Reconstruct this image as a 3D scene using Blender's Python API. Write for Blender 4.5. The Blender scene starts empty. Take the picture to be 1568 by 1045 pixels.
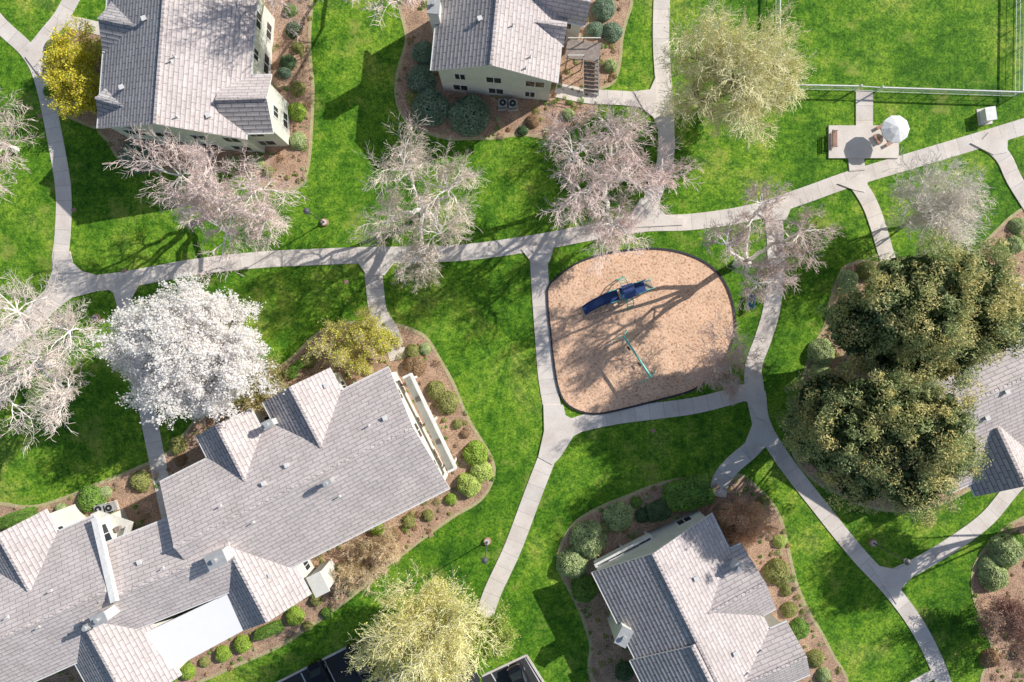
import bpy, math, random
import numpy as np
from mathutils import Vector
random.seed(7); RS=np.random.RandomState(7)
# ---- site survey grid: 14 grid units per metre at ground level; survey height 72 m
H=72.0; S=14.0; CX=784.0; CY=522.5
def W(x,y,z=0.0):
    k=(H-z)/H/S
    return Vector(((x-CX)*k,(CY-y)*k,z))
scene=bpy.context.scene
coll=scene.collection
# ------------------------------------------------------------ materials
def newmat(name):
    m=bpy.data.materials.new(name); m.use_nodes=True
    nt=m.node_tree; b=nt.nodes['Principled BSDF']
    return m,nt,b
def N(nt,t,**kw):
    n=nt.nodes.new(t)
    for k,v in kw.items():
        if k in n.inputs: n.inputs[k].default_value=v
        else: setattr(n,k,v)
    return n
def ramp(nt,stops):
    r=nt.nodes.new('ShaderNodeValToRGB'); e=r.color_ramp.elements
    while len(e)<len(stops): e.new(0.5)
    for i,(p,c) in enumerate(stops):
        e[i].position=p; e[i].color=(c[0],c[1],c[2],1)
    return r
def noise(nt,co,scale,detail=4,rough=0.55):
    n=N(nt,'ShaderNodeTexNoise'); n.inputs['Scale'].default_value=scale; n.inputs['Detail'].default_value=detail
    n.inputs['Roughness'].default_value=rough
    nt.links.new(co,n.inputs['Vector']); return n
def mixc(nt,f,a,b,mode='MIX'):
    m=nt.nodes.new('ShaderNodeMix'); m.data_type='RGBA'; m.blend_type=mode
    for sock,v in ((m.inputs[0],f),(m.inputs[6],a),(m.inputs[7],b)):
        if hasattr(v,'is_linked'): nt.links.new(v,sock)
        elif isinstance(v,(int,float)): sock.default_value=v
        else: sock.default_value=(v[0],v[1],v[2],1)
    return m.outputs[2]
def bump(nt,b,h,strength,dist):
    n=N(nt,'ShaderNodeBump'); n.inputs['Strength'].default_value=strength; n.inputs['Distance'].default_value=dist
    nt.links.new(h,n.inputs['Height']); nt.links.new(n.outputs[0],b.inputs['Normal'])
def noisy(name,stops,scale,rough=0.85,bs=0.3,bd=0.02,scale2=None,amt2=0.35,detail=5,metal=0.0):
    m,nt,b=newmat(name); co=N(nt,'ShaderNodeTexCoord').outputs['Object']
    n=noise(nt,co,scale,detail); r=ramp(nt,stops); nt.links.new(n.outputs[0],r.inputs[0]); out=r.outputs[0]
    if scale2:
        n2=noise(nt,co,scale2,3); r2=ramp(nt,[(0.3,(1-amt2,)*3),(0.7,(1+amt2*.4,)*3)]); nt.links.new(n2.outputs[0],r2.inputs[0])
        out=mixc(nt,1.0,out,r2.outputs[0],'MULTIPLY')
    nt.links.new(out,b.inputs['Base Color']); b.inputs['Roughness'].default_value=rough; b.inputs['Metallic'].default_value=metal
    if bs: bump(nt,b,n.outputs[0],bs,bd)
    return m
def grass_mat():
    m,nt,b=newmat('lawn_grass'); co=N(nt,'ShaderNodeTexCoord').outputs['Object']
    n1=noise(nt,co,0.085,4,0.66); n2=noise(nt,co,0.5,5,0.74); n3=noise(nt,co,4.5,4,0.8); n4=noise(nt,co,1.9,3,0.7)
    r1=ramp(nt,[(0.32,(0.05,0.155,0.010)),(0.45,(0.10,0.245,0.014)),(0.57,(0.165,0.325,0.024)),(0.70,(0.31,0.40,0.065))]); nt.links.new(n1.outputs[0],r1.inputs[0])
    r2=ramp(nt,[(0.36,(0.42,0.58,0.6)),(0.5,(0.95,0.97,1)),(0.64,(1.45,1.2,1.3))]); nt.links.new(n2.outputs[0],r2.inputs[0])
    r3=ramp(nt,[(0.34,(0.35,0.43,0.4)),(0.5,(1,1,1)),(0.64,(1.7,1.5,1.6))]); nt.links.new(n3.outputs[0],r3.inputs[0])
    r4=ramp(nt,[(0.36,(0.55,0.66,0.64)),(0.64,(1.35,1.22,1.3))]); nt.links.new(n4.outputs[0],r4.inputs[0])
    c=mixc(nt,1,r1.outputs[0],r2.outputs[0],'MULTIPLY'); c=mixc(nt,1,c,r3.outputs[0],'MULTIPLY'); c=mixc(nt,1,c,r4.outputs[0],'MULTIPLY')
    n5=noise(nt,co,0.25,4,0.75); r5=ramp(nt,[(0.56,(0,0,0)),(0.70,(0.6,)*3)]); nt.links.new(n5.outputs[0],r5.inputs[0])
    c=mixc(nt,r5.outputs[0],c,(0.32,0.34,0.09))
    nt.links.new(c,b.inputs['Base Color']); b.inputs['Roughness'].default_value=0.9
    b.inputs['Specular IOR Level'].default_value=0.2
    bump(nt,b,n4.outputs[0],0.5,0.12)
    return m
def path_mat():
    m,nt,b=newmat('path_concrete'); tc=N(nt,'ShaderNodeTexCoord'); co=tc.outputs['Object']
    n1=noise(nt,co,0.35,4,0.6); n2=noise(nt,co,6,3,0.7)
    r1=ramp(nt,[(0.3,(0.70,0.62,0.56)),(0.55,(0.83,0.76,0.695)),(0.75,(0.88,0.82,0.76))]); nt.links.new(n1.outputs[0],r1.inputs[0])
    r2=ramp(nt,[(0.3,(0.88,)*3),(0.7,(1.05,)*3)]); nt.links.new(n2.outputs[0],r2.inputs[0])
    c=mixc(nt,1,r1.outputs[0],r2.outputs[0],'MULTIPLY')
    sp=N(nt,'ShaderNodeSeparateXYZ'); nt.links.new(tc.outputs['UV'],sp.inputs[0])
    d=N(nt,'ShaderNodeMath',operation='MULTIPLY'); d.inputs[1].default_value=1/1.6; nt.links.new(sp.outputs[0],d.inputs[0])
    fl=N(nt,'ShaderNodeMath',operation='FLOOR'); nt.links.new(d.outputs[0],fl.inputs[0])
    wn=N(nt,'ShaderNodeTexWhiteNoise'); wn.noise_dimensions='1D'; nt.links.new(fl.outputs[0],wn.inputs['W'])
    rw=ramp(nt,[(0,(0.90,0.90,0.90)),(1,(1.03,1.02,1.01))]); nt.links.new(wn.outputs[0],rw.inputs[0])
    c=mixc(nt,1,c,rw.outputs[0],'MULTIPLY')
    f=N(nt,'ShaderNodeMath',operation='FRACT'); nt.links.new(d.outputs[0],f.inputs[0])
    l=N(nt,'ShaderNodeMath',operation='LESS_THAN'); l.inputs[1].default_value=0.03; nt.links.new(f.outputs[0],l.inputs[0])
    l2=N(nt,'ShaderNodeMath',operation='MULTIPLY'); l2.inputs[1].default_value=0.5; nt.links.new(l.outputs[0],l2.inputs[0])
    c=mixc(nt,l2.outputs[0],c,(0.26,0.23,0.2))
    nt.links.new(c,b.inputs['Base Color']); b.inputs['Roughness'].default_value=0.9
    bump(nt,b,n2.outputs[0],0.2,0.01); return m
def roof_mat(name,c1,c2,mort):
    m,nt,b=newmat(name); tc=N(nt,'ShaderNodeTexCoord')
    br=N(nt,'ShaderNodeTexBrick'); nt.links.new(tc.outputs['UV'],br.inputs['Vector'])
    br.offset=0.5; br.inputs['Color1'].default_value=(*c1,1); br.inputs['Color2'].default_value=(*c2,1); br.inputs['Mortar'].default_value=(*mort,1)
    br.inputs['Scale'].default_value=1; br.inputs['Brick Width'].default_value=1.3; br.inputs['Row Height'].default_value=0.42
    br.inputs['Mortar Size'].default_value=0.05; br.inputs['Mortar Smooth'].default_value=0.5; br.inputs['Bias'].default_value=0.0
    n=noise(nt,tc.outputs['Object'],0.5,4,0.65); r=ramp(nt,[(0.3,(0.84,0.83,0.82)),(0.7,(1.07,1.06,1.06))]); nt.links.new(n.outputs[0],r.inputs[0])
    n2=noise(nt,tc.outputs['Object'],7,2,0.6); r2=ramp(nt,[(0.3,(0.84,)*3),(0.7,(1.1,)*3)]); nt.links.new(n2.outputs[0],r2.inputs[0])
    c=mixc(nt,1,br.outputs[0],r.outputs[0],'MULTIPLY'); c=mixc(nt,1,c,r2.outputs[0],'MULTIPLY')
    nt.links.new(c,b.inputs['Base Color']); b.inputs['Roughness'].default_value=0.85
    sp=N(nt,'ShaderNodeSeparateXYZ'); nt.links.new(tc.outputs['UV'],sp.inputs[0])
    d=N(nt,'ShaderNodeMath',operation='MULTIPLY'); d.inputs[1].default_value=1/0.42; nt.links.new(sp.outputs[1],d.inputs[0])
    f=N(nt,'ShaderNodeMath',operation='PINGPONG'); f.inputs[1].default_value=0.5; nt.links.new(d.outputs[0],f.inputs[0])
    bump(nt,b,f.outputs[0],0.7,0.07); return m
def leafmat(name,trans=0.25,rough=0.65):
    m,nt,b=newmat(name); at=N(nt,'ShaderNodeAttribute',attribute_name='Col')
    nt.links.new(at.outputs['Color'],b.inputs['Base Color']); b.inputs['Roughness'].default_value=rough
    b.inputs['Specular IOR Level'].default_value=0.25
    if trans>0:
        t=N(nt,'ShaderNodeBsdfTranslucent'); nt.links.new(at.outputs['Color'],t.inputs[0])
        mx=N(nt,'ShaderNodeMixShader'); mx.inputs[0].default_value=trans
        nt.links.new(b.outputs[0],mx.inputs[1]); nt.links.new(t.outputs[0],mx.inputs[2])
        nt.links.new(mx.outputs[0],nt.nodes['Material Output'].inputs[0])
    return m
def plain(name,c,rough=0.5,metal=0.0,var=0.12):
    return noisy(name,[(0.3,tuple(x*(1-var) for x in c)),(0.7,tuple(min(1,x*(1+var*.5)) for x in c))],3.0,rough,0.05,0.005,metal=metal,detail=2)
M={}
M['grass']=grass_mat(); M['path']=path_mat()
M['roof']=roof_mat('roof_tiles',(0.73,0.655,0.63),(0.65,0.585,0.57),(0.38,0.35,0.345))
M['roof_shade']=roof_mat('roof_tiles_shaded',(0.52,0.495,0.495),(0.43,0.41,0.415),(0.17,0.17,0.18))  # same tiles, with shade of slopes facing away from the sun painted in
M['white_roof']=noisy('white_membrane',[(0.3,(0.93,0.93,0.93)),(0.7,(0.96,0.96,0.96))],0.8,0.7,0.1)
M['wall']=noisy('stucco_cream',[(0.3,(0.68,0.67,0.61)),(0.7,(0.78,0.77,0.71))],1.2,0.9,0.2,0.01,8,0.1)
M['white']=plain('white_paint',(0.82,0.81,0.79),0.6)
M['glass']=plain('window_glass',(0.03,0.04,0.05),0.12)
M['mulch']=noisy('mulch_bed',[(0.3,(0.2,0.11,0.07)),(0.44,(0.46,0.285,0.19)),(0.58,(0.60,0.41,0.28)),(0.75,(0.68,0.52,0.38))],6,0.95,0.8,0.08,0.7,0.35,7)
M['edge']=noisy('bed_edging_dry_grass',[(0.35,(0.50,0.39,0.23)),(0.65,(0.56,0.52,0.27))],1.5,0.95,0.4,0.03,8,0.3)
M['chips']=noisy('wood_chips',[(0.30,(0.36,0.19,0.11)),(0.45,(0.84,0.53,0.35)),(0.7,(0.95,0.69,0.50))],4.5,0.95,0.8,0.08,0.5,0.16,7)
M['border']=plain('rubber_border',(0.035,0.037,0.045),0.6)
M['asphalt']=noisy('asphalt',[(0.3,(0.035,0.036,0.04)),(0.7,(0.06,0.06,0.065))],9,0.9,0.4,0.01,0.5,0.2)
M['line']=plain('line_paint',(0.75,0.75,0.75),0.7)
M['bark_white']=noisy('sycamore_bark',[(0.33,(0.66,0.58,0.52)),(0.47,(0.86,0.82,0.76)),(0.7,(0.93,0.90,0.85))],2.0,0.8,0.3,0.02)
M['bark']=noisy('bark_brown',[(0.35,(0.13,0.09,0.065)),(0.65,(0.28,0.215,0.16))],3.0,0.9,0.4,0.03)
M['leaf']=leafmat('foliage',0.3); M['twig']=leafmat('twigs',0.0,0.8); M['petal']=leafmat('blossom_petals',0.5)
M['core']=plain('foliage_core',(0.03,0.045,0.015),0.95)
M['blue']=plain('blue_play_plastic',(0.045,0.18,0.38),0.4); M['navy']=plain('navy_slide_plastic',(0.05,0.09,0.25),0.3)
M['teal']=plain('teal_painted_steel',(0.13,0.66,0.57),0.4); M['tan']=plain('tan_deck',(0.45,0.38,0.30),0.6)
M['black']=plain('black_rubber',(0.02,0.02,0.022),0.6)
M['steel']=plain('galvanised_steel',(0.45,0.46,0.47),0.45,0.6); M['lampm']=plain('lamp_post_paint',(0.10,0.10,0.11),0.5)
M['wood']=noisy('weathered_wood',[(0.3,(0.22,0.18,0.16)),(0.7,(0.38,0.33,0.30))],4,0.85,0.3)
M['redwood']=noisy('redwood_stain',[(0.3,(0.36,0.2,0.15)),(0.7,(0.48,0.29,0.22))],4,0.8,0.2)
M['canvas']=plain('white_canvas',(0.88,0.88,0.88),0.85)
M['brick']=noisy('brick_base',[(0.3,(0.36,0.19,0.14)),(0.7,(0.5,0.3,0.23))],6,0.9,0.3)
M['carpaint']=plain('dark_car_paint',(0.018,0.02,0.026),0.22,0.3); M['carpaint2']=plain('grey_car_paint',(0.13,0.14,0.16),0.25,0.5)
M['ac']=plain('ac_metal',(0.5,0.51,0.51),0.5,0.2)
# ------------------------------------------------------------ mesh builder
def empty(name):
    e=bpy.data.objects.new(name,None); coll.objects.link(e); return e
class MB:
    def __init__(s): s.v=[];s.f=[];s.m=[];s.uv=[];s.mats=[]
    def mi(s,k):
        if k not in s.mats: s.mats.append(k)
        return s.mats.index(k)
    def face(s,pts,mat,uvs=None):
        i=len(s.v); s.v+= [tuple(p) for p in pts]; s.f.append(list(range(i,i+len(pts)))); s.m.append(s.mi(mat))
        s.uv.append(uvs if uvs else [(p[0],p[1]) for p in pts])
    def box(s,c,size,mat,ang=0.0,ux=None,uy=None,uz=None,mats=None):
        c=Vector(c)
        if ux is None:
            ux=Vector((math.cos(ang),math.sin(ang),0)); uy=Vector((-math.sin(ang),math.cos(ang),0)); uz=Vector((0,0,1))
        a,b,d=ux*size[0]/2,uy*size[1]/2,uz*size[2]/2
        P=[c-a-b-d,c+a-b-d,c+a+b-d,c-a+b-d,c-a-b+d,c+a-b+d,c+a+b+d,c-a+b+d]
        for q in ((0,3,2,1),(4,5,6,7),(0,1,5,4),(1,2,6,5),(2,3,7,6),(3,0,4,7)): s.face([P[i] for i in q],mat)
    def beam(s,p,q,w,h,mat):
        p=Vector(p);q=Vector(q);u=(q-p);L=u.length
        if L<1e-6:return
        u/=L; r=Vector((0,0,1)) if abs(u.z)<0.95 else Vector((1,0,0))
        v=r.cross(u).normalized(); w_=u.cross(v)
        s.box((p+q)/2,(L,w,h),mat,ux=u,uy=v,uz=w_)
    def tube(s,p,q,r0,r1,mat,n=8,cap=True):
        p=Vector(p);q=Vector(q);u=(q-p).normalized(); r=Vector((0,0,1)) if abs(u.z)<0.95 else Vector((1,0,0))
        a=r.cross(u).normalized(); b=u.cross(a)
        A=[p+(a*math.cos(t)+b*math.sin(t))*r0 for t in [2*math.pi*i/n for i in range(n)]]
        B=[q+(a*math.cos(t)+b*math.sin(t))*r1 for t in [2*math.pi*i/n for i in range(n)]]
        for i in range(n):
            j=(i+1)%n; s.face([A[i],A[j],B[j],B[i]],mat)
        if cap: s.face(A[::-1],mat); s.face(B,mat)
    def obj(s,name,parent=None,smooth=False):
        me=bpy.data.meshes.new(name); me.from_pydata(s.v,[],s.f)
        for k in s.mats: me.materials.append(M[k])
        me.polygons.foreach_set('material_index',s.m)
        ul=me.uv_layers.new(name='UVMap'); flat=[c for u in s.uv for p in u for c in p]
        ul.data.foreach_set('uv',flat)
        if smooth: me.polygons.foreach_set('use_smooth',[True]*len(s.f))
        me.update(); o=bpy.data.objects.new(name,me); coll.objects.link(o)
        if parent: o.parent=parent
        return o
# ------------------------------------------------------------ curves
def catmull(pts,closed=False,step=9.0):
    P=[np.array(p[:2],float) for p in pts]; n=len(P); out=[]
    rng=range(n if closed else n-1)
    for i in rng:
        if closed: p0,p1,p2,p3=P[(i-1)%n],P[i],P[(i+1)%n],P[(i+2)%n]
        else:
            p1,p2=P[i],P[i+1]; p0=P[i-1] if i>0 else 2*p1-p2; p3=P[i+2] if i+2<n else 2*p2-p1
        k=max(2,int(np.linalg.norm(p2-p1)/step))
        for j in range(k):
            t=j/k; out.append(0.5*((2*p1)+(-p0+p2)*t+(2*p0-5*p1+4*p2-p3)*t*t+(-p0+3*p1-3*p2+p3)*t**3))
    if not closed: out.append(P[-1])
    return out
zc=[0.030]
def ribbon(b,pts,w,mat='path',z=None,flare=0):
    C=[W(p[0],p[1]) for p in catmull(pts)]
    if z is None: zc[0]+=0.004; z=zc[0]
    n=len(C); L=[];R=[];U=[0]
    for i in range(n):
        d=(C[min(i+1,n-1)]-C[max(i-1,0)]).normalized(); nn=Vector((-d.y,d.x,0)); ww=w/S/2
        L.append(C[i]+nn*ww+Vector((0,0,z))); R.append(C[i]-nn*ww+Vector((0,0,z)))
        if i: U.append(U[-1]+(C[i]-C[i-1]).length)
    dz=Vector((0,0,z+0.02))
    for i in range(n-1):
        b.face([R[i],R[i+1],L[i+1],L[i]],mat,[(U[i],0),(U[i+1],0),(U[i+1],1),(U[i],1)])
        b.face([R[i]-dz,R[i+1]-dz,R[i+1],R[i]],mat,[(0.5,0)]*4); b.face([L[i+1]-dz,L[i]-dz,L[i],L[i+1]],mat,[(0.5,0)]*4)
def poly(b,pts,z,mat,jit=0.0,smooth=True):
    Q=catmull(pts,True,8) if smooth else [np.array(p,float) for p in pts]
    V=[]
    for q in Q:
        V.append(W(q[0]+random.uniform(-jit,jit),q[1]+random.uniform(-jit,jit))+Vector((0,0,z)))
    a=sum(V[i].x*V[(i+1)%len(V)].y-V[(i+1)%len(V)].x*V[i].y for i in range(len(V)))
    if a<0: V=V[::-1]
    b.face(V,mat,[(0.5,v.y) for v in V])
    for i in range(len(V)):
        j=(i+1)%len(V); d=Vector((0,0,z+0.02)); b.face([V[i]-d,V[j]-d,V[j],V[i]],mat,[(0.5,0)]*4)
    return V
# ------------------------------------------------------------ ground
g=MB(); g.face([(-1500,-1500,0),(1500,-1500,0),(1500,1500,0),(-1500,1500,0)],'grass'); g.obj('ground_lawn')
beds=[
 [(395,-20),(470,-20),(474,60),(478,130),(476,200),(470,262),(455,285),(420,292),(380,272),(330,262),(230,262),(185,245),(165,215),(150,185),(200,120),(300,60)],
 [(155,45),(105,50),(75,80),(68,120),(85,165),(120,185),(165,195),(185,120)],
 [(625,-20),(622,60),(608,120),(612,170),(638,198),(690,212),(750,212),(800,205),(840,212),(880,195),(915,170),(905,140),(940,125),(952,60),(955,-20),(800,-30)],
 [(370,600),(430,562),(490,510),(540,495),(595,495),(640,510),(662,530),(690,580),(722,650),(752,700),(754,735),(735,765),(700,788),(640,830),(575,882),(520,928),(440,983),(380,1012),(290,1050),(200,1075),(-40,1080),(-40,800),(60,775),(150,742),(215,715),(262,690),(300,645)],
 [(862,830),(856,870),(885,930),(905,990),(920,1060),(1100,1090),(1290,1070),(1275,1005),(1240,940),(1215,880),(1203,820),(1188,780),(1160,748),(1130,728),(1095,745),(1050,733),(990,748),(930,773),(885,798)],
 [(1292,410),(1262,500),(1238,550),(1222,620),(1212,670),(1222,710),(1262,745),(1340,778),(1420,778),(1480,752),(1540,718),(1620,670),(1640,400),(1600,330),(1568,320),(1530,350),(1500,382),(1460,410),(1400,412),(1340,403)],
 [(1640,780),(1568,792),(1530,818),(1502,850),(1488,890),(1500,940),(1520,1000),(1505,1060),(1640,1080)],
]
bd=MB(); bedpolys=[]
for i,p in enumerate(beds):
    bedpolys.append(catmull(p,True,8)); poly(bd,p,0.006+0.003*i,'mulch',1.5)
bd.obj('mulch_bed')
ed=MB()
for i,p in enumerate(beds):
    q=catmull(p,True,25); q.append(q[0]); ribbon(ed,[(a[0]+random.uniform(-1,1),a[1]+random.uniform(-1,1)) for a in q],5,'edge',0.028+0.0005*i)
ed.obj('bed_edging')
# ------------------------------------------------------------ paths
pb=MB()
paths=[
 ([(-60,560),(0,528),(40,498),(75,462),(105,440)],34),
 ([(80,440),(180,430),(300,409),(400,398),(480,394),(560,391),(640,390),(720,386),(820,372),(900,357),(985,343),(1060,340),(1150,326),(1230,300),(1300,275),(1400,245),(1500,215),(1640,172)],25),
 ([(-40,-10),(0,38),(42,78),(64,120),(82,200),(97,290),(96,360),(92,400),(98,445)],24),
 ([(48,84),(75,50),(95,25),(125,-30)],24),([(88,32),(115,36),(160,46)],20),
 ([(183,436),(195,480),(215,570),(228,640),(240,700),(255,770),(262,800)],25),
 ([(570,398),(574,440),(580,480),(598,510),(610,550)],27),
 ([(824,380),(828,450),(833,520),(838,580),(848,640),(848,670)],27),
 ([(1184,315),(1188,400),(1182,470),(1168,520),(1155,555),(1153,590),(1165,650)],26),
 ([(845,672),(880,652),(940,638),(1000,630),(1060,622),(1110,610),(1160,595)],25),
 ([(852,660),(838,700),(815,760),(785,840),(755,905),(740,950)],27),
 ([(1160,600),(1168,650),(1200,705),(1250,770),(1310,845),(1365,905),(1405,960),(1435,1020),(1455,1080)],24),
 ([(1172,662),(1150,688),(1122,712),(1104,735),(1098,760)],27),
 ([(1350,890),(1400,868),(1460,832),(1510,795),(1548,750),(1600,690)],24),
 ([(1014,-30),(1012,60),(1016,130),(1020,200),(1018,250),(1000,300),(985,345)],25),
 ([(1015,172),(985,155),(940,150),(900,148),(850,138)],22),
 ([(1306,272),(1330,310),(1345,350),(1360,400),(1380,440)],24),
 ([(1505,212),(1535,240),(1552,275),(1580,320)],24),
 ([(1323,140),(1323,195)],26),([(1310,238),(1312,262)],24),
 ([(1395,1050),(1432,1030)],14),
]
for p,w in paths: ribbon(pb,p,w)
junc=[[(84,385),(108,385),(112,403),(125,415),(150,422),(150,446),(112,456),(70,482),(52,470),(72,440),(81,415)],
 [(158,438),(218,428),(203,456),(188,460),(176,450)],[(545,398),(607,398),(589,422),(562,422)],[(798,382),(850,373),(841,402),(816,405)],
 [(940,350),(965,330),(980,305),(1010,300),(1008,318),(1020,331),(1048,335),(1045,345)],
 [(832,620),(862,620),(866,636),(884,646),(915,638),(908,652),(878,668),(858,700),(846,712),(824,700),(833,660)],
 [(1118,610),(1140,597),(1146,575),(1166,572),(1170,600),(1176,645),(1160,640),(1146,616)],[(1156,640),(1176,650),(1192,695),(1174,682),(1150,704),(1140,680)],
 [(1330,862),(1352,868),(1372,872),(1400,858),(1405,873),(1380,900),(1372,925),(1355,900)],[(1282,282),(1332,266),(1323,295),(1308,292)],
 [(1485,220),(1542,202),(1541,234),(1520,238)],[(1156,324),(1216,305),(1203,337),(1175,340)],[(40,88),(60,56),(80,58),(62,95),(62,118)],
 [(970,141),(995,138),(1004,118),(1008,200),(1000,180),(985,168)]]
for j in junc:
    zc[0]+=0.004; poly(pb,j,zc[0],'path',smooth=False)
zc[0]+=0.004; poly(pb,[(1268,193),(1375,193),(1375,243),(1268,243)],zc[0],'path',smooth=False)
pb.obj('concrete_path')
# parking
pk=MB(); poly(pk,[(395,1062),(575,968),(640,938),(700,960),(735,1040),(735,1100),(380,1100)],0.02,'asphalt',smooth=False)
poly(pk,[(738,1036),(806,1004),(850,1075),(740,1100)],0.022,'asphalt',smooth=False)
pk.obj('parking_lot')
kl=MB()
def strip(b,a,c,w,z,h,mat):
    A=W(*a);B=W(*c); b.beam(A+Vector((0,0,z)),B+Vector((0,0,z)),w,h,mat)
strip(kl,(395,1060),(640,936),0.22,0.06,0.14,'path'); strip(kl,(738,1035),(806,1003),0.22,0.06,0.14,'path'); strip(kl,(806,1003),(850,1073),0.22,0.06,0.14,'path')
for t in range(7):
    a=(425+t*36,1049-t*18.3); strip(kl,a,(a[0]+35,a[1]+70),0.13,0.026,0.006,'line')
for t in range(3):
    a=(752+t*26,1031-t*12.3); strip(kl,a,(a[0]+35,a[1]+60),0.13,0.028,0.006,'line')
kl.obj('parking_kerb_and_markings')
# ------------------------------------------------------------ playground
pg=[(838,445),(850,428),(875,408),(910,393),(955,384),(1005,381),(1050,389),(1088,408),(1113,440),(1125,485),(1122,520),(1102,560),(1065,595),(1010,612),(955,626),(908,634),(872,622),(856,598),(848,555),(842,500)]
b=MB(); poly(b,pg,0.075,'chips'); q=catmull(pg,True,25); q.append(q[0]); ribbon(b,q,2.8,'border',0.18); b.obj('playground_surface')
def play():
    b=MB(); a=W(890,471);c=W(995,436); u=(c-a).normalized(); v=Vector((-u.y,u.x,0)); ang=math.atan2(u.y,u.x)
    def P(x,y,z): return a+u*x+v*y+Vector((0,0,z))
    for (x,w,z) in ((3.4,1.3,1.3),(5.0,1.5,1.55),(6.5,1.1,1.3)):
        b.box(P(x,0,z),(w,1.2,0.1),'navy' if x!=5.0 else 'blue',ang)
        for sx in (-1,1):
            for sy in (-1,1):
                b.tube(P(x+sx*w/2,sy*.6,0),P(x+sx*w/2,sy*.6,z+1.1),0.06,0.06,'navy')
        for sy in (-1,1):
            b.beam(P(x-w/2,sy*.6,z+1.0),P(x+w/2,sy*.6,z+1.0),.07,.07,'teal')
            b.box(P(x,sy*.62,z+0.5),(w*.8,0.05,0.6),'blue' if sy>0 else 'navy',ang)
    for sy in (-1,1): b.face([P(4.35,0,3.0),P(5.65,0,3.0),P(5.65,sy*.75,2.55),P(4.35,sy*.75,2.55)],'navy')
    for sx in (4.4,5.6):
        for sy in (-1,1): b.tube(P(sx,sy*.6,1.5),P(sx,sy*.6,2.65),.05,.05,'teal')
    pr=[(2.75,1.3),(2.3,1.25),(1.9,1.0),(1.4,.65),(.9,.38),(.5,.3),(.1,.28)]
    for i in range(len(pr)-1):
        x0,z0=pr[i];x1,z1=pr[i+1]; y0=-.12*(1-x0/2.75)**2*4;y1=-.12*(1-x1/2.75)**2*4
        b.face([P(x1,y1-.36,z1),P(x0,y0-.36,z0),P(x0,y0+.36,z0),P(x1,y1+.36,z1)],'navy')
        for s in (-1,1):
            b.face([P(x1,y1+s*.36,z1),P(x0,y0+s*.36,z0),P(x0,y0+s*.46,z0+.25),P(x1,y1+s*.46,z1+.25)],'navy')
            b.face([P(x1,y1+s*.36,z1-.05),P(x0,y0+s*.36,z0-.05),P(x0,y0+s*.54,z0+.25),P(x1,y1+s*.54,z1+.25)],'blue')
    b.tube(P(.3,-.4,0),P(.3,-.4,.28),.05,.05,'steel'); b.tube(P(2.4,0,0),P(2.4,0,1.2),.05,.05,'steel')
    for i in range(4): b.box(P(7.2+.25*i,0,1.1-.3*i),(.3,.9,.06),'tan',ang)
    for s in (-1,1): b.beam(P(7.0,s*.5,1.3),P(8.1,s*.5,.1),.05,.12,'blue'); b.beam(P(7.0,s*.5,2.1),P(8.1,s*.5,.9),.04,.04,'teal'); b.tube(P(8.1,s*.5,0),P(8.1,s*.5,.9),.03,.03,'teal')
    for s in (-.35,.35):
        for sy in (-1,1):
            pp=[P(5+s,sy*.6,1.5),P(5+s,sy*1.1,1.45),P(5+s,sy*1.5,1.0),P(5+s,sy*1.7,.05)]
            for i in range(3): b.tube(pp[i],pp[i+1],.045,.045,'teal')
    for z,y in ((1.45,1.0),(1.15,1.35),(.8,1.57),(.4,1.65)):
        for sy in (-1,1): b.tube(P(4.65,sy*y,z),P(5.35,sy*y,z),.035,.035,'teal')
    b.obj('playground_climbing_structure')
    b=MB(); a=W(955,515,2.4);c=W(997,578,2.4); b.tube(a,c,.11,.11,'teal'); u=(c-a).normalized(); v=Vector((-u.y,u.x,0))
    for p,sg in ((a,-1),(c,1)):
        for s in (-1,1):
            f=p+v*s*1.1+u*sg*.15; f.z=0; b.tube(f,p,.05,.05,'teal')
    for t in (.3,.7):
        m=a.lerp(c,t)
        for s in (-.25,.25):
            b.tube(m+u*s,m+u*s-Vector((0,0,1.9)),.012,.012,'steel',4)
        b.box(m-Vector((0,0,1.9)),(.5,.22,.04),'black',math.atan2(u.y,u.x))
    b.obj('swing_set')
play()
def bench(px,py,ang,mat,name='park_bench',L=1.8):
    b=MB(); c=W(px,py); u=Vector((math.cos(ang),math.sin(ang),0)); v=Vector((-u.y,u.x,0)); Z=Vector((0,0,1))
    for i in range(4): b.box(c+v*(-.2+.13*i)+Z*.5,(L,.1,.05),mat,ang)
    for i in range(3): b.box(c+v*(.32+.03*i)+Z*(.62+.13*i),(L,.04,.1),mat,ang)
    for s in (-1,1):
        b.box(c+u*s*(L/2-.2)+Z*.25+v*-.15,(.06,.06,.44),'lampm',ang); b.box(c+u*s*(L/2-.2)+Z*.48+v*.28,(.06,.06,.9),'lampm',ang)
        b.box(c+u*s*(L/2-.05)+Z*.7,(.06,.5,.05),'lampm',ang)
    b.obj(name)
bench(1275,215,math.radians(90),'redwood'); bench(1146,462,math.radians(-100),'blue')
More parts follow.
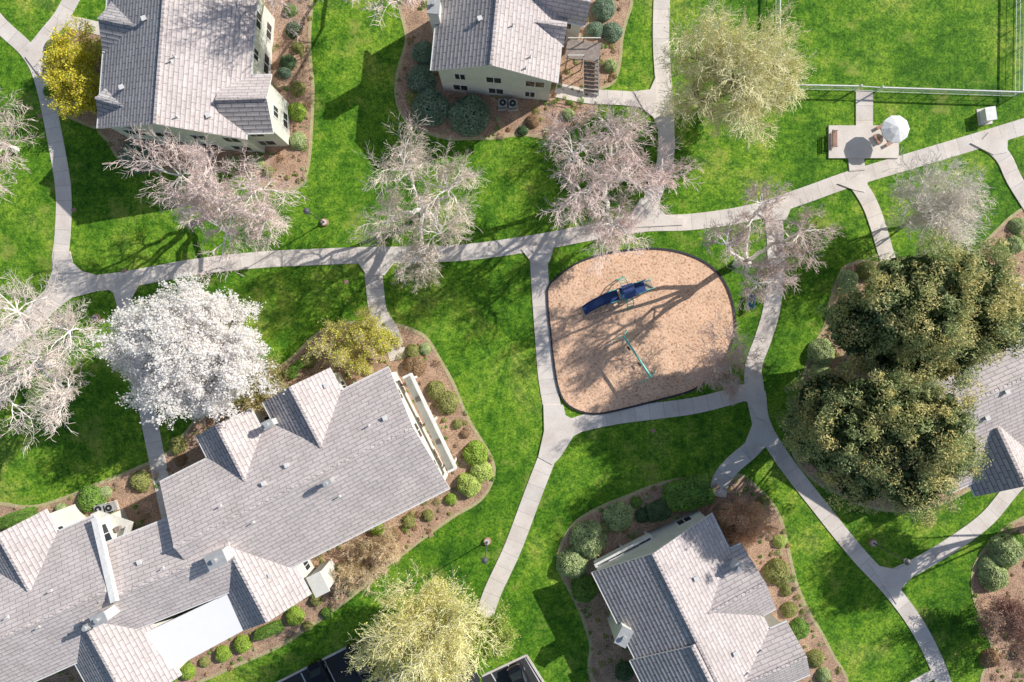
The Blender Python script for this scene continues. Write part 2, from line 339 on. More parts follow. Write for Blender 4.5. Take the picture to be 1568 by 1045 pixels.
def picnic():
    e=empty('picnic_table_with_umbrella'); c=W(1353,208); Z=Vector((0,0,1))
    b=MB(); b.tube(c+Z*.70,c+Z*.76,.62,.62,'redwood',16); b.tube(c,c+Z*.7,.06,.06,'lampm')
    for k in range(4):
        a=k*math.pi/2+.5; u=Vector((math.cos(a),math.sin(a),0)); b.box(c+u*1.05+Z*.45,(.36,1.1,.06),'redwood',a)
        b.beam(c+Z*.2,c+u*1.05+Z*.2,.06,.06,'lampm'); b.beam(c+u*1.05+Z*.05,c+u*1.05+Z*.44,.06,.06,'lampm')
    b.obj('table',e)
    b=MB(); b.tube(c+Z*.76,c+Z*2.75,.03,.03,'steel'); n=10; R=1.5
    for k in range(n):
        a0=2*math.pi*k/n;a1=2*math.pi*(k+1)/n
        p0=c+Vector((math.cos(a0)*R,math.sin(a0)*R,2.25));p1=c+Vector((math.cos(a1)*R,math.sin(a1)*R,2.25))
        m0=c+Vector((math.cos(a0)*R*.5,math.sin(a0)*R*.5,2.58));m1=c+Vector((math.cos(a1)*R*.5,math.sin(a1)*R*.5,2.58))
        b.face([p0,p1,m1,m0],'canvas'); b.face([m0,m1,c+Z*2.8],'canvas'); b.face([p0-Z*.15,p1-Z*.15,p1,p0],'canvas')
        b.tube(c+Z*2.3,p0-Z*.02,.012,.012,'steel',4)
    b.obj('umbrella',e)
picnic()
def lamp(px,py,h=6.0):
    b=MB(); c=W(px,py); Z=Vector((0,0,1)); b.tube(c,c+Z*.25,.45,.4,'brick',12); b.tube(c+Z*.25,c+Z*.3,.3,.3,'path',12)
    b.tube(c+Z*.3,c+Z*.9,.11,.08,'lampm'); b.tube(c+Z*.9,c+Z*h,.06,.045,'lampm')
    b.tube(c+Z*h,c+Z*(h+.05),.22,.28,'lampm',14); b.tube(c+Z*(h+.05),c+Z*(h+.4),.2,.26,'white',14); b.tube(c+Z*(h+.4),c+Z*(h+.5),.33,.30,'lampm',14); b.tube(c+Z*(h+.5),c+Z*(h+.62),.30,.05,'lampm',14)
    b.obj('street_lamp')
for p in ((497,341),(746,829),(1336,831),(148,487)): lamp(*p)
def fence(pts,h=1.25,gap=None):
    b=MB()
    for (a,c) in zip(pts[:-1],pts[1:]):
        A=W(*a);C=W(*c);L=(C-A).length;n=max(1,int(L/2.4)); Z=Vector((0,0,1))
        for i in range(n+1):
            p=A.lerp(C,i/n); b.tube(p,p+Z*h,.04,.04,'steel',6)
        b.tube(A+Z*h,C+Z*h,.09,.09,'white',6); b.tube(A+Z*.12,C+Z*.12,.03,.03,'white',5); b.tube(A+Z*h*.55,C+Z*h*.55,.02,.02,'steel',5)
        k=int(L/.16)
        for i in range(k):
            p=A.lerp(C,(i+.5)/k); b.beam(p+Z*.12,p+Z*h,.016,.016,'white')
    return b.obj('metal_fence')
fence([(1188,-60),(1187,78),(1205,137),(1308,139)]); fence([(1340,141),(1553,148),(1556,-60)])
b=MB(); A=W(1308,139);C=W(1340,141);Z=Vector((0,0,1))
for p in (A,C): b.box(p+Z*.8,(.14,.14,1.6),'white'); 
b.beam(A+Z*1.25,C+Z*1.25,.07,.07,'white'); b.beam(A+Z*.15,C+Z*.15,.05,.05,'white')
for i in range(12): p=A.lerp(C,(i+.5)/12); b.beam(p+Z*.15,p+Z*1.25,.02,.02,'steel')
b.obj('garden_gate')
b=MB(); c=W(1507,179); b.box(c+Z*.5,(1.0,1.3,1.0),'white',.15); b.box(c+Z*1.03,(1.15,1.45,.06),'ac',.15); b.box(c+Z*.04,(1.5,1.8,.08),'path',.15); b.obj('utility_box')
for (x,y) in ((62,178),(190,415),(113,322),(530,432),(1000,660),(660,820),(1280,820)):
    b=MB(); c=W(x,y); b.box(c+Z*.03,(.5,.36,.06),'tan',.4); b.box(c+Z*.065,(.44,.30,.02),'brick',.4); b.obj('irrigation_valve_box')
# ------------------------------------------------------------ buildings
def perp(p,r1,r2):
    d=(r2-r1); d.z=0; d.normalize(); n=Vector((-d.y,d.x,0)); return (p-r1).dot(n)
def gable(par,r1,r2,eL,eR,zr,ze,mat='roof',wallm='wall',walls=True,ov=0.45,win=True,sym=False,matR=None):
    """r1,r2 ridge ends; eL/eR a point on each eave (survey grid)"""
    R1=W(*r1,zr);R2=W(*r2,zr); d=R2-R1; d.normalize(); n=Vector((-d.y,d.x,0))
    ws=[abs(perp(W(*e,ze),R1,R2)) if e is not None else None for e in (eL,eR)]
    sg=[1,-1]
    if ws[0] is None: ws[0]=ws[1]
    if ws[1] is None: ws[1]=ws[0]
    if sym: ws=[sum(ws)/2]*2
    rb=MB(); T=.2; L=(R2-R1).length
    for k in (0,1):
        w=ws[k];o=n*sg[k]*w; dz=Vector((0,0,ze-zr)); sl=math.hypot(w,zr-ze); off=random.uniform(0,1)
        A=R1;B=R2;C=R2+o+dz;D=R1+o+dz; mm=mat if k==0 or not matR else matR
        uv=[(off,0),(L+off,0),(L+off,-sl),(off,-sl)]
        fs=[A,B,C,D] if k==1 else [B,A,D,C]
        rb.face(fs,mm,uv if k==1 else [uv[1],uv[0],uv[3],uv[2]])
        t=Vector((0,0,-T)); rb.face([D+t,C+t,B+t,A+t],'white')
        rb.face([D,C,C+t,D+t],'white'); rb.face([A,D,D+t,A+t],'white'); rb.face([C,B,B+t,C+t],'white')
        rb.beam(D+n*sg[k]*.06-Vector((0,0,.07)),C+n*sg[k]*.06-Vector((0,0,.07)),.12,.12,'white')
    m=int(L/.45)
    for i in range(m): # ridge cap tiles
        p=R1.lerp(R2,(i+.04)/m)+Vector((0,0,.05)); q=R1.lerp(R2,(i+.98)/m)+Vector((0,0,.02)); rb.beam(p,q,.28,.12,mat)
    rb.obj('roof',par)
    if walls:
        wb=MB(); P1=R1+d*ov;P2=R2-d*ov
        def pt(Pb,k,z): 
            w=ws[k]-ov-.1; q=Pb+n*sg[k]*w; return Vector((q.x,q.y,z))
        top=[]
        for k in (0,1):
            w=ws[k]; top.append(zr-(zr-ze)*(w-ov-.1)/w-.12)
        for k in (0,1):
            a,c=pt(P1,k,0),pt(P2,k,0); a2,c2=pt(P1,k,top[k]),pt(P2,k,top[k]); wb.face([a,c,c2,a2],wallm)
        for Pb in (P1,P2):
            wb.face([pt(Pb,0,0),pt(Pb,1,0),pt(Pb,1,top[1]),Vector((Pb.x,Pb.y,zr-.12)),pt(Pb,0,top[0])],wallm)
        wb.obj('walls',par)
        if win:
            gb=MB()
            def wins(a,c,out,hmax):
                LL=(c-a).length; u=(c-a).normalized(); m=int(LL/3.2)
                for i in range(m):
                    for zb in (0.9,3.8):
                        if zb+1.3>hmax: continue
                        x=(i+.5)/m+random.uniform(-.03,.03); w=random.choice([1.0,1.5,1.9]); cc=a.lerp(c,x)
                        cc=Vector((cc.x,cc.y,zb+.6)); 
                        gb.box(cc+out*.03,(w+.3,.06,1.5),'white',ux=u,uy=out,uz=Vector((0,0,1)))
                        gb.box(cc+out*.05,(w,.06,1.2),'glass',ux=u,uy=out,uz=Vector((0,0,1)))
                        gb.box(cc+out*.07,(.08,.05,1.2),'white',ux=u,uy=out,uz=Vector((0,0,1)))
            for k in (0,1): wins(pt(P1,k,0),pt(P2,k,0),n*sg[k],top[k])
            wins(pt(P1,0,0),pt(P1,1,0),-d,ze); wins(pt(P2,0,0),pt(P2,1,0),d,ze)
            if gb.v: gb.obj('windows',par)
    def surf(px,py):
        z=ze
        for _ in range(8):
            p=W(px,py,z); s_=perp(p,R1,R2); k=0 if s_>0 else 1
            z=zr-(zr-ze)*min(1,abs(s_)/ws[k])
        return W(px,py,z)
    return surf
def vents(par,surf,pts):
    b=MB();Z=Vector((0,0,1))
    for (x,y) in pts:
        p=surf(x,y); k=random.random()
        if k<.6: b.tube(p-Z*.1,p+Z*.5,.07,.07,'ac',8); b.tube(p-Z*.02,p+Z*.06,.16,.12,'white',8)
        else: b.box(p+Z*.1,(.35,.35,.3),'ac',.4); b.box(p+Z*.28,(.45,.45,.05),'white',.4)
    b.obj('roof_vents',par)
def chimney(par,x,y,z0,z1,w=1.2,l=1.2,ang=0.4,mat='wall'):
    b=MB(); c=W(x,y,z1); zb=z0
    b.box(Vector((c.x,c.y,(zb+z1)/2)),(l,w,z1-zb),mat,ang); b.box(Vector((c.x,c.y,z1+.08)),(l+.2,w+.2,.14),'ac',ang)
    b.tube(Vector((c.x,c.y,z1+.15)),Vector((c.x,c.y,z1+.5)),.16,.16,'ac',10); b.tube(Vector((c.x,c.y,z1+.5)),Vector((c.x,c.y,z1+.58)),.26,.22,'ac',10)
    b.obj('chimney',par)
def balcony(par,a,c,depth,z,side=1):
    b=MB(); A=W(*a,z);C=W(*c,z); u=(C-A).normalized(); n=Vector((-u.y,u.x,0))*side; L=(C-A).length; m=(A+C)/2+n*depth/2; X=dict(ux=u,uy=n,uz=Vector((0,0,1)));Z=Vector((0,0,1))
    b.box(m,(L,depth,.2),'wall',**X); b.box(m+n*(depth/2)+Z*.45,(L,.14,1.1),'wall',**X); b.box(m+n*(depth/2)+Z*1.03,(L+.1,.24,.06),'white',**X)
    for s in (-1,1):
        b.box(m+u*s*(L/2-.07)+Z*.45,(.14,depth-.16,1.1),'wall',**X); b.box(m+u*s*(L/2-.07)+Z*1.03,(.24,depth-.26,.06),'white',**X)
    for t in (-.45,0,.45): 
        p=m+u*L*t+n*(depth/2-.1); b.box(Vector((p.x,p.y,z/2-.05)),(.25,.25,z-.1),'wall',**X)
    for t in (-.25,.2): b.box(m+u*L*t+Z*.35,(.5,.5,.5),'wood',.3)
    b.obj('balcony',par)
# A top-left
A_=empty('apartment_building')
s=gable(A_,(256,-60),(237,190),(388,60),(150,187),9.4,6.4,mat='roof',matR='roof_shade')
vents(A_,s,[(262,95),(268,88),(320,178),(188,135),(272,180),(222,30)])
gable(A_,(330,152),(408,150),(385,112),(392,200),8.0,6.4,sym=True,mat='roof',matR='roof_shade')
gable(A_,(208,40),(150,28),(165,80),None,8.0,6.5,win=False,mat='roof_shade')
gable(A_,(200,165),(146,150),(160,187),None,7.6,6.3,win=False,mat='roof_shade')
# B top-middle
B_=empty('apartment_building')
s=gable(B_,(768,-60),(752,100),(860,60),(665,60),9.0,6.3,matR='roof_shade')
vents(B_,s,[(812,88),(785,40),(805,105),(735,30)])
gable(B_,(790,-22),(905,2),(900,40),None,8.2,6.2)
gable(B_,(800,30),(868,40),(862,70),None,7.4,6.2,win=False)
chimney(B_,664,8,0,8.5,1.0,1.6,1.5)
b=MB(); Z=Vector((0,0,1)); c=W(893,78,2.8); b.box(c,(3.6,2.0,.16),'wood',-.12)
for i in range(9): b.box(W(905,92+i*6,2.7-.28*i),(1.5,.34,.06),'wood',-.12)
for s_ in (-.8,.8):
    b.beam(W(905,88,2.7)+Vector((s_,0,0)),W(905,146,.2)+Vector((s_,0,0)),.06,.25,'wood')
    b.beam(W(905,88,3.7)+Vector((s_,0,0)),W(905,146,1.2)+Vector((s_,0,0)),.06,.06,'white')
for dx in (-1.7,0,1.7):
    for dy in (-.9,.9): p=c+Vector((dx,dy,0)); b.box(Vector((p.x,p.y,1.9)),(.1,.1,3.8),'wood')
b.beam(c+Vector((-1.7,.9,1)),c+Vector((1.7,.9,1)),.08,.08,'white'); b.beam(c+Vector((-1.7,-.9,1)),c+Vector((0,-.9,1)),.08,.08,'white')
b.obj('exterior_staircase',B_)
# C centre
C_=empty('apartment_building')
s=gable(C_,(266,838),(632,654),(600,560),(455,865),8.2,5.4)
vents(C_,s,[(338,775),(405,740),(440,712),(565,652),(388,800),(590,640),(520,760)])
s=gable(C_,(444,592),(500,700),(520,575),(417,624),7.2,5.4,sym=True,matR='roof_shade')
gable(C_,(331,650),(385,755),(398,640),(307,667),7.0,5.4,sym=True,matR='roof_shade')
vents(C_,s,[(500,590)])
chimney(C_,500,740,5,8.9,.4,.8,.5,'ac'); chimney(C_,410,650,3,7.0,.6,.9,.47)
balcony(C_,(617,578),(686,722),1.0,2.7,1)
b=MB(); b.box(W(602,778,5.2)-Vector((0,0,2.6)),(2.2,1.3,5.2),'wall',.46); b.box(W(602,776,5.3),(2.4,1.5,.2),'wall',.46); b.obj('bay',C_)
# G lower-left
G_=empty('apartment_building')
s=gable(G_,(-90,1017),(162,905),(150,787),(110,1018),8.2,5.4)
vents(G_,s,[(78,905),(12,945),(60,960)])
s=gable(G_,(150,922),(352,842),(262,792),(348,908),7.8,5.8)
vents(G_,s,[(215,860),(250,870)])
s=gable(G_,(345,830),(410,953),(480,912),(372,965),7.3,5.2,sym=True,matR='roof_shade'); vents(G_,s,[(415,880)])
gable(G_,(125,948),(200,1085),(250,1030),(115,1060),7.3,5.2,sym=True,matR='roof_shade')
gable(G_,(-4,818),(45,905),(80,800),None,7.1,5.4,sym=True,matR='roof_shade')
b=MB(); q=[W(214,973,5.6),W(349,909,5.6),W(374,965,5.4),W(250,1032,5.4)]; t=Vector((0,0,-.25))
b.face(q[::-1],'white_roof')
for i in range(4): b.face([q[i],q[(i+1)%4],q[(i+1)%4]+t,q[i]+t],'white')
for p in (W(255,1026,5.1),W(312,996,5.1),W(369,963,5.1)): b.box(Vector((p.x,p.y,2.5)),(.3,.3,5.0),'wall',.45)
b.face([W(225,985,4.4)*1,W(340,925,4.4),Vector((W(340,925,4.4).x,W(340,925,4.4).y,0)),Vector((W(225,985,4.4).x,W(225,985,4.4).y,0))],'wall')
b.obj('covered_patio',G_)
b=MB(); b.beam(W(146,793,6.2),W(176,922,8.3),.6,.5,'white'); b.obj('parapet',G_)
chimney(G_,331,857,5.5,9.0,1.2,1.7,.42); chimney(G_,152,948,5.5,9.0,.9,1.3,.42); chimney(G_,134,960,5,8.8,.4,.4,.42,'ac')
balcony(G_,(150,782),(205,800),2.0,2.7,-1)
b=MB(); b.box(W(487,895,4.4)-Vector((0,0,2.2)),(1.4,2.0,4.4),'wall',.46); b.box(W(487,895,4.5),(1.6,2.3,.2),'wall',.46); b.obj('bay',G_)
# D bottom right
D_=empty('apartment_building')
s=gable(D_,(1000,848),(1120,1090),(1105,818),(912,887),6.9,4.2,mat='roof',matR='roof_shade')
vents(D_,s,[(1065,885),(1145,1030),(1125,1000),(1165,995),(1045,1000)])
gable(D_,(1060,952),(1172,892),(1140,850),(1196,948),6.0,4.2,sym=True)
gable(D_,(1110,1060),(1235,1005),(1190,975),(1250,1045),6.0,4.2,sym=True)
gable(D_,(1060,990),(1110,1090),None,(968,1018),7.1,4.2,matR='roof_shade')
chimney(D_,955,975,0,5.4,1.1,1.7,1.1); chimney(D_,1130,868,3,5.9,.6,.9,1.1)
balcony(D_,(915,872),(1000,828),.9,1.2,1)
# E right
E_=empty('apartment_building')
s=gable(E_,(1430,640),(1700,520),(1560,440),(1500,735),8.6,5.4)
vents(E_,s,[(1540,600),(1510,640)])
gable(E_,(1528,655),(1570,745),(1600,690),(1497,728),7.4,5.2,sym=True,matR='roof_shade')
def ac(px,py,ang):
    b=MB(); c=W(px,py);Z=Vector((0,0,1)); b.box(c+Z*.06,(1.1,1.1,.12),'path',ang); b.box(c+Z*.5,(.85,.85,.76),'ac',ang); b.tube(c+Z*.88,c+Z*.93,.36,.36,'black',14); b.tube(c+Z*.93,c+Z*.96,.12,.12,'ac',8)
    for i in range(6): b.box(c+Z*(.22+.11*i),(.88,.88,.02),'lampm',ang)
    b.obj('ac_condenser')
for p in ((306,238,0),(325,239,0),(158,777,.3),(174,775,.3),(770,162,.1),(785,163,.1)): ac(*p)
# ------------------------------------------------------------ cars
def car(px,py,ang,mat):
    b=MB(); c=W(px,py); u=Vector((math.cos(ang),math.sin(ang),0)); v=Vector((-u.y,u.x,0))
    def P(x,y,z): return c+u*x+v*y+Vector((0,0,z))
    st=[(-2.3,.70,.35,.72),(-2.2,.82,.28,.86),(-1.5,.9,.25,.93),(-.4,.91,.25,.95),(.9,.9,.25,.93),(1.7,.87,.26,.84),(2.2,.78,.28,.70),(2.32,.62,.35,.58)]
    rings=[[P(x,-w,z0),P(x,-w*1.0,(z0+z1)/2),P(x,-w*.93,z1-.05),P(x,-w*.8,z1),P(x,w*.8,z1),P(x,w*.93,z1-.05),P(x,w,(z0+z1)/2),P(x,w,z0)] for x,w,z0,z1 in st]
    for A,B in zip(rings[:-1],rings[1:]):
        for i in range(8): j=(i+1)%8; b.face([A[j],A[i],B[i],B[j]],mat)
    b.face(rings[0],mat); b.face(rings[-1][::-1],mat)
    lo=[P(-1.75,-.78,.93),P(1.05,-.78,.92),P(1.05,.78,.92),P(-1.75,.78,.93)]; hi=[P(-1.15,-.6,1.44),P(.25,-.6,1.46),P(.25,.6,1.46),P(-1.15,.6,1.44)]
    for i in range(4): j=(i+1)%4; b.face([lo[i],lo[j],hi[j],hi[i]],'glass')
    b.box(P(-.45,0,1.46),(1.42,1.2,.05),mat,ux=u,uy=v,uz=Vector((0,0,1)))
    for i in range(4): b.beam(lo[i],hi[i],.06,.06,mat)
    for s in (-1,1):
        b.beam(P(-.35,s*.79,.93),P(-.4,s*.62,1.45),.07,.05,mat); b.box(P(.85,s*.98,.98),(.2,.16,.12),mat,ang)
        for x in (-1.4,1.45):
            b.tube(P(x,s*.72,.33),P(x,s*.93,.33),.33,.33,'black',16); b.tube(P(x,s*.925,.33),P(x,s*.94,.33),.2,.2,'steel',10)
        b.box(P(2.24,s*.58,.62),(.1,.3,.12),'white',ang); b.box(P(-2.27,s*.62,.7),(.06,.26,.12),'redwood',ang)
    b.obj('parked_car')
an=math.radians(-63)
car(497,1040,an,'carpaint'); car(556,1010,an,'carpaint'); car(628,974,an,'carpaint2'); car(800,1045,an,'carpaint')
# ------------------------------------------------------------ vegetation
def build(name,groups,mats,loc=None):
    V=np.concatenate([g[0].reshape(-1,3) for g in groups]); nq=len(V)//4
    me=bpy.data.meshes.new(name); me.vertices.add(len(V)); me.vertices.foreach_set('co',V.astype(np.float32).ravel())
    me.loops.add(nq*4); me.loops.foreach_set('vertex_index',np.arange(nq*4,dtype=np.int32))
    me.polygons.add(nq); me.polygons.foreach_set('loop_start',np.arange(0,nq*4,4,dtype=np.int32)); me.polygons.foreach_set('loop_total',np.full(nq,4,dtype=np.int32))
    me.polygons.foreach_set('material_index',np.concatenate([np.full(len(g[0]),g[1],dtype=np.int32) for g in groups]))
    for m in mats: me.materials.append(M[m])
    at=me.attributes.new('Col','FLOAT_COLOR','POINT')
    C=np.concatenate([np.repeat(g[2],4,axis=0) for g in groups]); C=np.concatenate([C,np.ones((len(C),1))],1)
    at.data.foreach_set('color',C.astype(np.float32).ravel())
    me.update(calc_edges=True)
    return me
def place(name,me,loc=(0,0,0),scale=(1,1,1),rot=0):
    o=bpy.data.objects.new(name,me); coll.objects.link(o); o.location=loc; o.scale=scale; o.rotation_euler=(0,0,rot); return o
def nrm(a): return a/np.maximum(np.linalg.norm(a,axis=-1,keepdims=True),1e-9)
def leafq(C,size,up=0.4,asp=0.6,out=None,bias=None):
    n=len(C); Nn=RS.normal(size=(n,3)); Nn[:,2]+=up
    if bias is not None: Nn+=np.array(bias)[None]
    if out is not None: Nn+=out*1.2
    Nn=nrm(Nn); T=nrm(np.cross(Nn,RS.normal(size=(n,3)))); B=np.cross(Nn,T)
    s=(size*RS.uniform(.6,1.3,n))[:,None]; T=T*s*.5; B=B*s*.5*asp
    return np.stack([C-T,C+B,C+T,C-B],1)
def tubesq(sg,sides):
    A=np.array([s[0] for s in sg]);B=np.array([s[1] for s in sg]);r0=np.array([s[2] for s in sg])[:,None];r1=np.array([s[3] for s in sg])[:,None]
    d=nrm(B-A); ref=np.where(np.abs(d[:,2:3])<.9,np.array([[0,0,1.]]),np.array([[1.,0,0]])); a=nrm(np.cross(ref,d)); b=np.cross(d,a)
    B=B+d*r1*.5; out=[]
    for i in range(sides):
        t0=2*math.pi*i/sides;t1=2*math.pi*(i+1)/sides
        e0=a*math.cos(t0)+b*math.sin(t0);e1=a*math.cos(t1)+b*math.sin(t1)
        out.append(np.stack([A+e0*r0,A+e1*r0,B+e1*r1,B+e0*r1],1))
    return np.concatenate(out)
def colv(n,c,var=.15):
    c=np.array(c)[None,:]*(1+RS.uniform(-var,var,(n,1))); return np.clip(c,0,1)
R=random
def rv(s=1): return Vector((R.gauss(0,s),R.gauss(0,s),R.gauss(0,s)))
def tree_segs(base,lobes,trunk_r,fork,n0=9,kids=(2,2,3),tw=0.014,upb=.05,cr=.58):
    big=[];small=[];ends=[]
    T=Vector((base.x,base.y,fork)); p=Vector((base.x,base.y,-.1)); 
    for i in range(4):
        q=Vector((base.x,base.y,0)).lerp(T,(i+1)/4)+Vector((R.gauss(0,.06),R.gauss(0,.06),0)); big.append((p,q,trunk_r*(1.25-.25*i/3 if i else 1.5),trunk_r*(1.25-.25*(i+1)/3))); p=q
    T=p
    def br(p,d,L,r,lev):
        n=(3,3,3,2)[lev]; 
        for i in range(n):
            d=(d+rv(.2)+Vector((0,0,upb))).normalized(); q=p+d*L/n; rr=max(tw*.7,r*.82)
            (big if r>.035 else small).append((p,q,r,rr)); r=rr; p=q
            if lev<3:
                for k in range(kids[lev]):
                    if lev==2 and R.random()<.22: continue
                    x=d.cross(rv()).normalized(); dd=(d+x*R.uniform(.5,1.2)).normalized()
                    br(q,dd,L*R.uniform(.5,.72),max(tw,r*cr),lev+1)
            else: ends.append(q)
    for (c,rad) in lobes:
        tgt=c-Vector((0,0,rad*.45)); tgt=tgt+(T-tgt)*.12; p=T.copy(); n=7; r=trunk_r*.66
        mid=(T+tgt)/2+Vector((R.gauss(0,.4),R.gauss(0,.4),0))+Vector((tgt.x-T.x,tgt.y-T.y,0))*.22-Vector((0,0,.6))
        for i in range(n):
            t=(i+1)/n; q=T*(1-t)**2+mid*2*t*(1-t)+tgt*t*t+rv(.15); rr=r*.91
            big.append((p,q,r,rr)); p=q; r=rr
            if i>=3:
                d0=Vector((R.gauss(0,1),R.gauss(0,1),R.uniform(-.1,.9))).normalized(); br(p,d0,rad*R.uniform(.5,.75),r*.6,0)
        for k in range(n0):
            a=2*math.pi*k/n0+R.uniform(-.4,.4); e=R.uniform(-.15,1.2); d0=Vector((math.cos(a)*math.cos(e),math.sin(a)*math.cos(e),math.sin(e)))
            br(p,d0,rad*R.uniform(.6,1.1),r*R.uniform(.55,.8),0)
    return big,small,ends
def L3(l,dz=0): 
    out=[]
    for (x,y,z,r) in l: out.append((W(x,y,z+dz),r*(H-z)/H/S))
    return out
def bare(name,bx,by,lobes,tr=.22,fork=2.6,n0=8,kids=(2,2,3),twc=(.40,.31,.29),barkm='bark_white',leaf=None,tw=.015,dz=0,upb=.05,cr=.58):
    """bx,by: trunk base on ground"""
    base=W(bx,by); big,small,ends=tree_segs(base,L3(lobes,dz),tr,fork,n0,kids,tw,upb,cr)
    q1=tubesq(big,5); q2=tubesq(small,3); gr=[(q1,0,colv(len(q1),(.5,.5,.5))),(q2,1,colv(len(q2),twc,.25))]; mats=[barkm,'twig']
    if leaf:
        k,size,pal,mt,spread=leaf; E=np.array([tuple(e) for e in ends]); E=np.repeat(E,k,axis=0); E=E+RS.normal(size=E.shape)*spread
        q3=leafq(E,size,.5,.75,None,(.9,.5,1.2) if mt=='petal' else None); pal=np.array(pal); c=pal[RS.randint(0,len(pal),len(E))]*RS.uniform(.88,1.12,(len(E),1)); gr.append((q3,2,np.clip(c,0,.97))); mats.append(mt)
    place(name,build(name,gr,mats))
    print(name,len(big),len(small),len(ends))
pk_=(.82,.67,.62); K2=(2,2,2)
bare('bare_sycamore_tree',345,315,[(258,262,10,50),(312,262,12,34),(388,285,11,44),(345,360,9,46),(410,338,9,42),(283,322,9,32)],.36,2.8,6,K2,twc=pk_,dz=1.5,cr=.64)
bare('bare_sycamore_tree',652,328,[(608,243,11,46),(695,280,11,46),(585,335,8,42),(678,358,8.5,44),(640,408,8,26)],.36,2.8,6,K2,twc=(.78,.67,.57),dz=1.5,cr=.64)
bare('bare_sycamore_tree',918,285,[(870,220,11,50),(948,193,11,48),(972,265,11,44),(890,292,11,46),(945,348,9,42),(1040,270,8,30)],.38,2.8,6,K2,twc=pk_,dz=1.5,cr=.64)
bare('bare_sycamore_tree',1128,404,[(1108,362,12,34),(1175,298,13,38),(1243,350,12,42),(1165,438,10,34),(1208,392,12,30)],.36,3.0,5,K2,twc=(.66,.53,.48),dz=1,cr=.66)
bare('bare_tree',1420,325,[(1440,300,8,56),(1405,310,7,40),(1475,320,7,40),(1440,345,6.5,40)],.2,1.8,9,K2,twc=(.84,.78,.7),tw=.018)
bare('bare_sycamore_tree',80,556,[(8,462,10,48),(108,498,9,42),(40,552,11,46),(95,614,9,42),(-20,615,10,48)],.4,2.6,6,K2,twc=(.82,.72,.65),dz=1.5,cr=.66)
bare('bare_sycamore_tree',25,230,[(-15,210,9,50),(-45,250,9,60)],.28,2.5,6,K2,twc=pk_,dz=1)
bare('bare_tree',1118,588,[(1085,560,6,34),(1120,535,6,34),(1115,590,4.5,24)],.14,1.6,6,K2,twc=(.66,.53,.48))
bare('bare_tree',425,-30,[(410,-45,12,60),(460,-50,12,60)],.28,3,7,K2,twc=pk_)
bare('bare_tree',555,-60,[(530,-55,12,60),(600,-50,11,55)],.28,3,8,K2,twc=pk_,tw=.02)
bare('bare_tree',615,430,[(640,415,3.2,26),(660,408,3.2,20)],.06,1.0,5,K2,twc=(.6,.55,.42))
bare('bare_tree',935,355,[(925,360,5,32),(950,350,5,24)],.1,1.6,5,K2,twc=pk_)
yg=[(.74,.74,.26),(.8,.77,.34),(.6,.64,.18),(.72,.68,.36)]
bare('budding_ash_tree',1115,140,[(1130,115,10,64),(1070,85,8,46),(1180,90,8,48),(1120,65,9,46),(1145,175,7,46),(1073,152,7,42),(1195,125,6,36)],.28,2.4,8,K2,twc=(.86,.80,.52),barkm='bark',leaf=(1,.13,yg,'leaf',.14),tw=.021,dz=1)
yl=[(.88,.86,.28),(.82,.82,.24),(.9,.84,.42),(.68,.7,.18)]
bare('budding_ash_tree',668,945,[(660,975,9,60),(618,955,8,48),(702,960,8,48),(606,1012,8,46),(680,1025,9,52),(655,930,7,36)],.28,2.4,8,K2,twc=(.9,.82,.5),barkm='bark',leaf=(1,.15,yl,'leaf',.14),tw=.021,dz=1)
bare('willow_sapling',752,960,[(757,985,4,28),(740,970,3.5,20)],.08,1.2,7,K2,twc=(.5,.52,.18),barkm='bark',leaf=(3,.14,[(.4,.55,.1),(.56,.64,.16)],'leaf',.12))
wp=[(.97,.95,.94),(.96,.90,.89),(.97,.96,.95),(.96,.93,.9),(.9,.85,.76)]
bare('white_blossom_tree',325,545,[(290,540,9.5,66),(228,508,8,46),(290,482,9,48),(350,497,8.5,46),(364,545,8,40),(332,592,8,44),(275,598,8,46),(212,550,7,42),(242,588,7,36)],.25,2.0,7,(2,2,3),twc=(.8,.74,.7),barkm='bark',leaf=(3,.21,wp,'petal',.16),dz=.5,tw=.012)
bare('yellow_flowering_shrub',118,118,[(110,75,3,30),(103,112,3.5,36),(124,150,3,26)],.1,.8,6,K2,twc=(.5,.38,.2),barkm='bark',leaf=(3,.17,[(.93,.80,.05),(.82,.74,.07),(.38,.45,.08),(.93,.83,.12)],'leaf',.16))
bare('yellow_green_ornamental_tree',560,525,[(510,520,3.5,32),(560,508,3.5,24),(545,552,3.5,28),(592,522,3,16)],.1,.9,3,K2,twc=(.62,.52,.38),barkm='bark',leaf=(2,.15,[(.88,.82,.12),(.62,.68,.12),(.74,.66,.26)],'leaf',.15))
bare('rust_leaved_shrub',1135,795,[(1120,785,2.5,26),(1150,800,2.5,26),(1130,822,2,20)],.09,.6,5,K2,twc=(.78,.56,.4),barkm='bark',leaf=(2,.15,[(.85,.5,.3),(.88,.62,.42),(.7,.46,.25)],'leaf',.12))
bare('bronze_leaved_tree',1540,950,[(1545,940,4,38),(1560,975,4,36)],.12,1.2,7,K2,twc=(.5,.36,.3),barkm='bark',leaf=(2,.15,[(.48,.28,.22),(.58,.36,.3),(.34,.21,.16)],'leaf',.14))
bare('bare_shrub',560,855,[(560,865,2,30),(600,835,2,26),(535,890,2,24)],.05,.4,6,K2,twc=(.82,.64,.48),barkm='bark',leaf=(1,.12,[(.76,.58,.38),(.66,.6,.24)],'leaf',.1))
bare('bare_shrub',400,590,[(385,600,2,26),(420,585,2,24),(365,620,2,22)],.05,.4,6,K2,twc=(.66,.5,.38),barkm='bark',leaf=(2,.14,[(.58,.5,.22),(.46,.5,.15)],'leaf',.1))
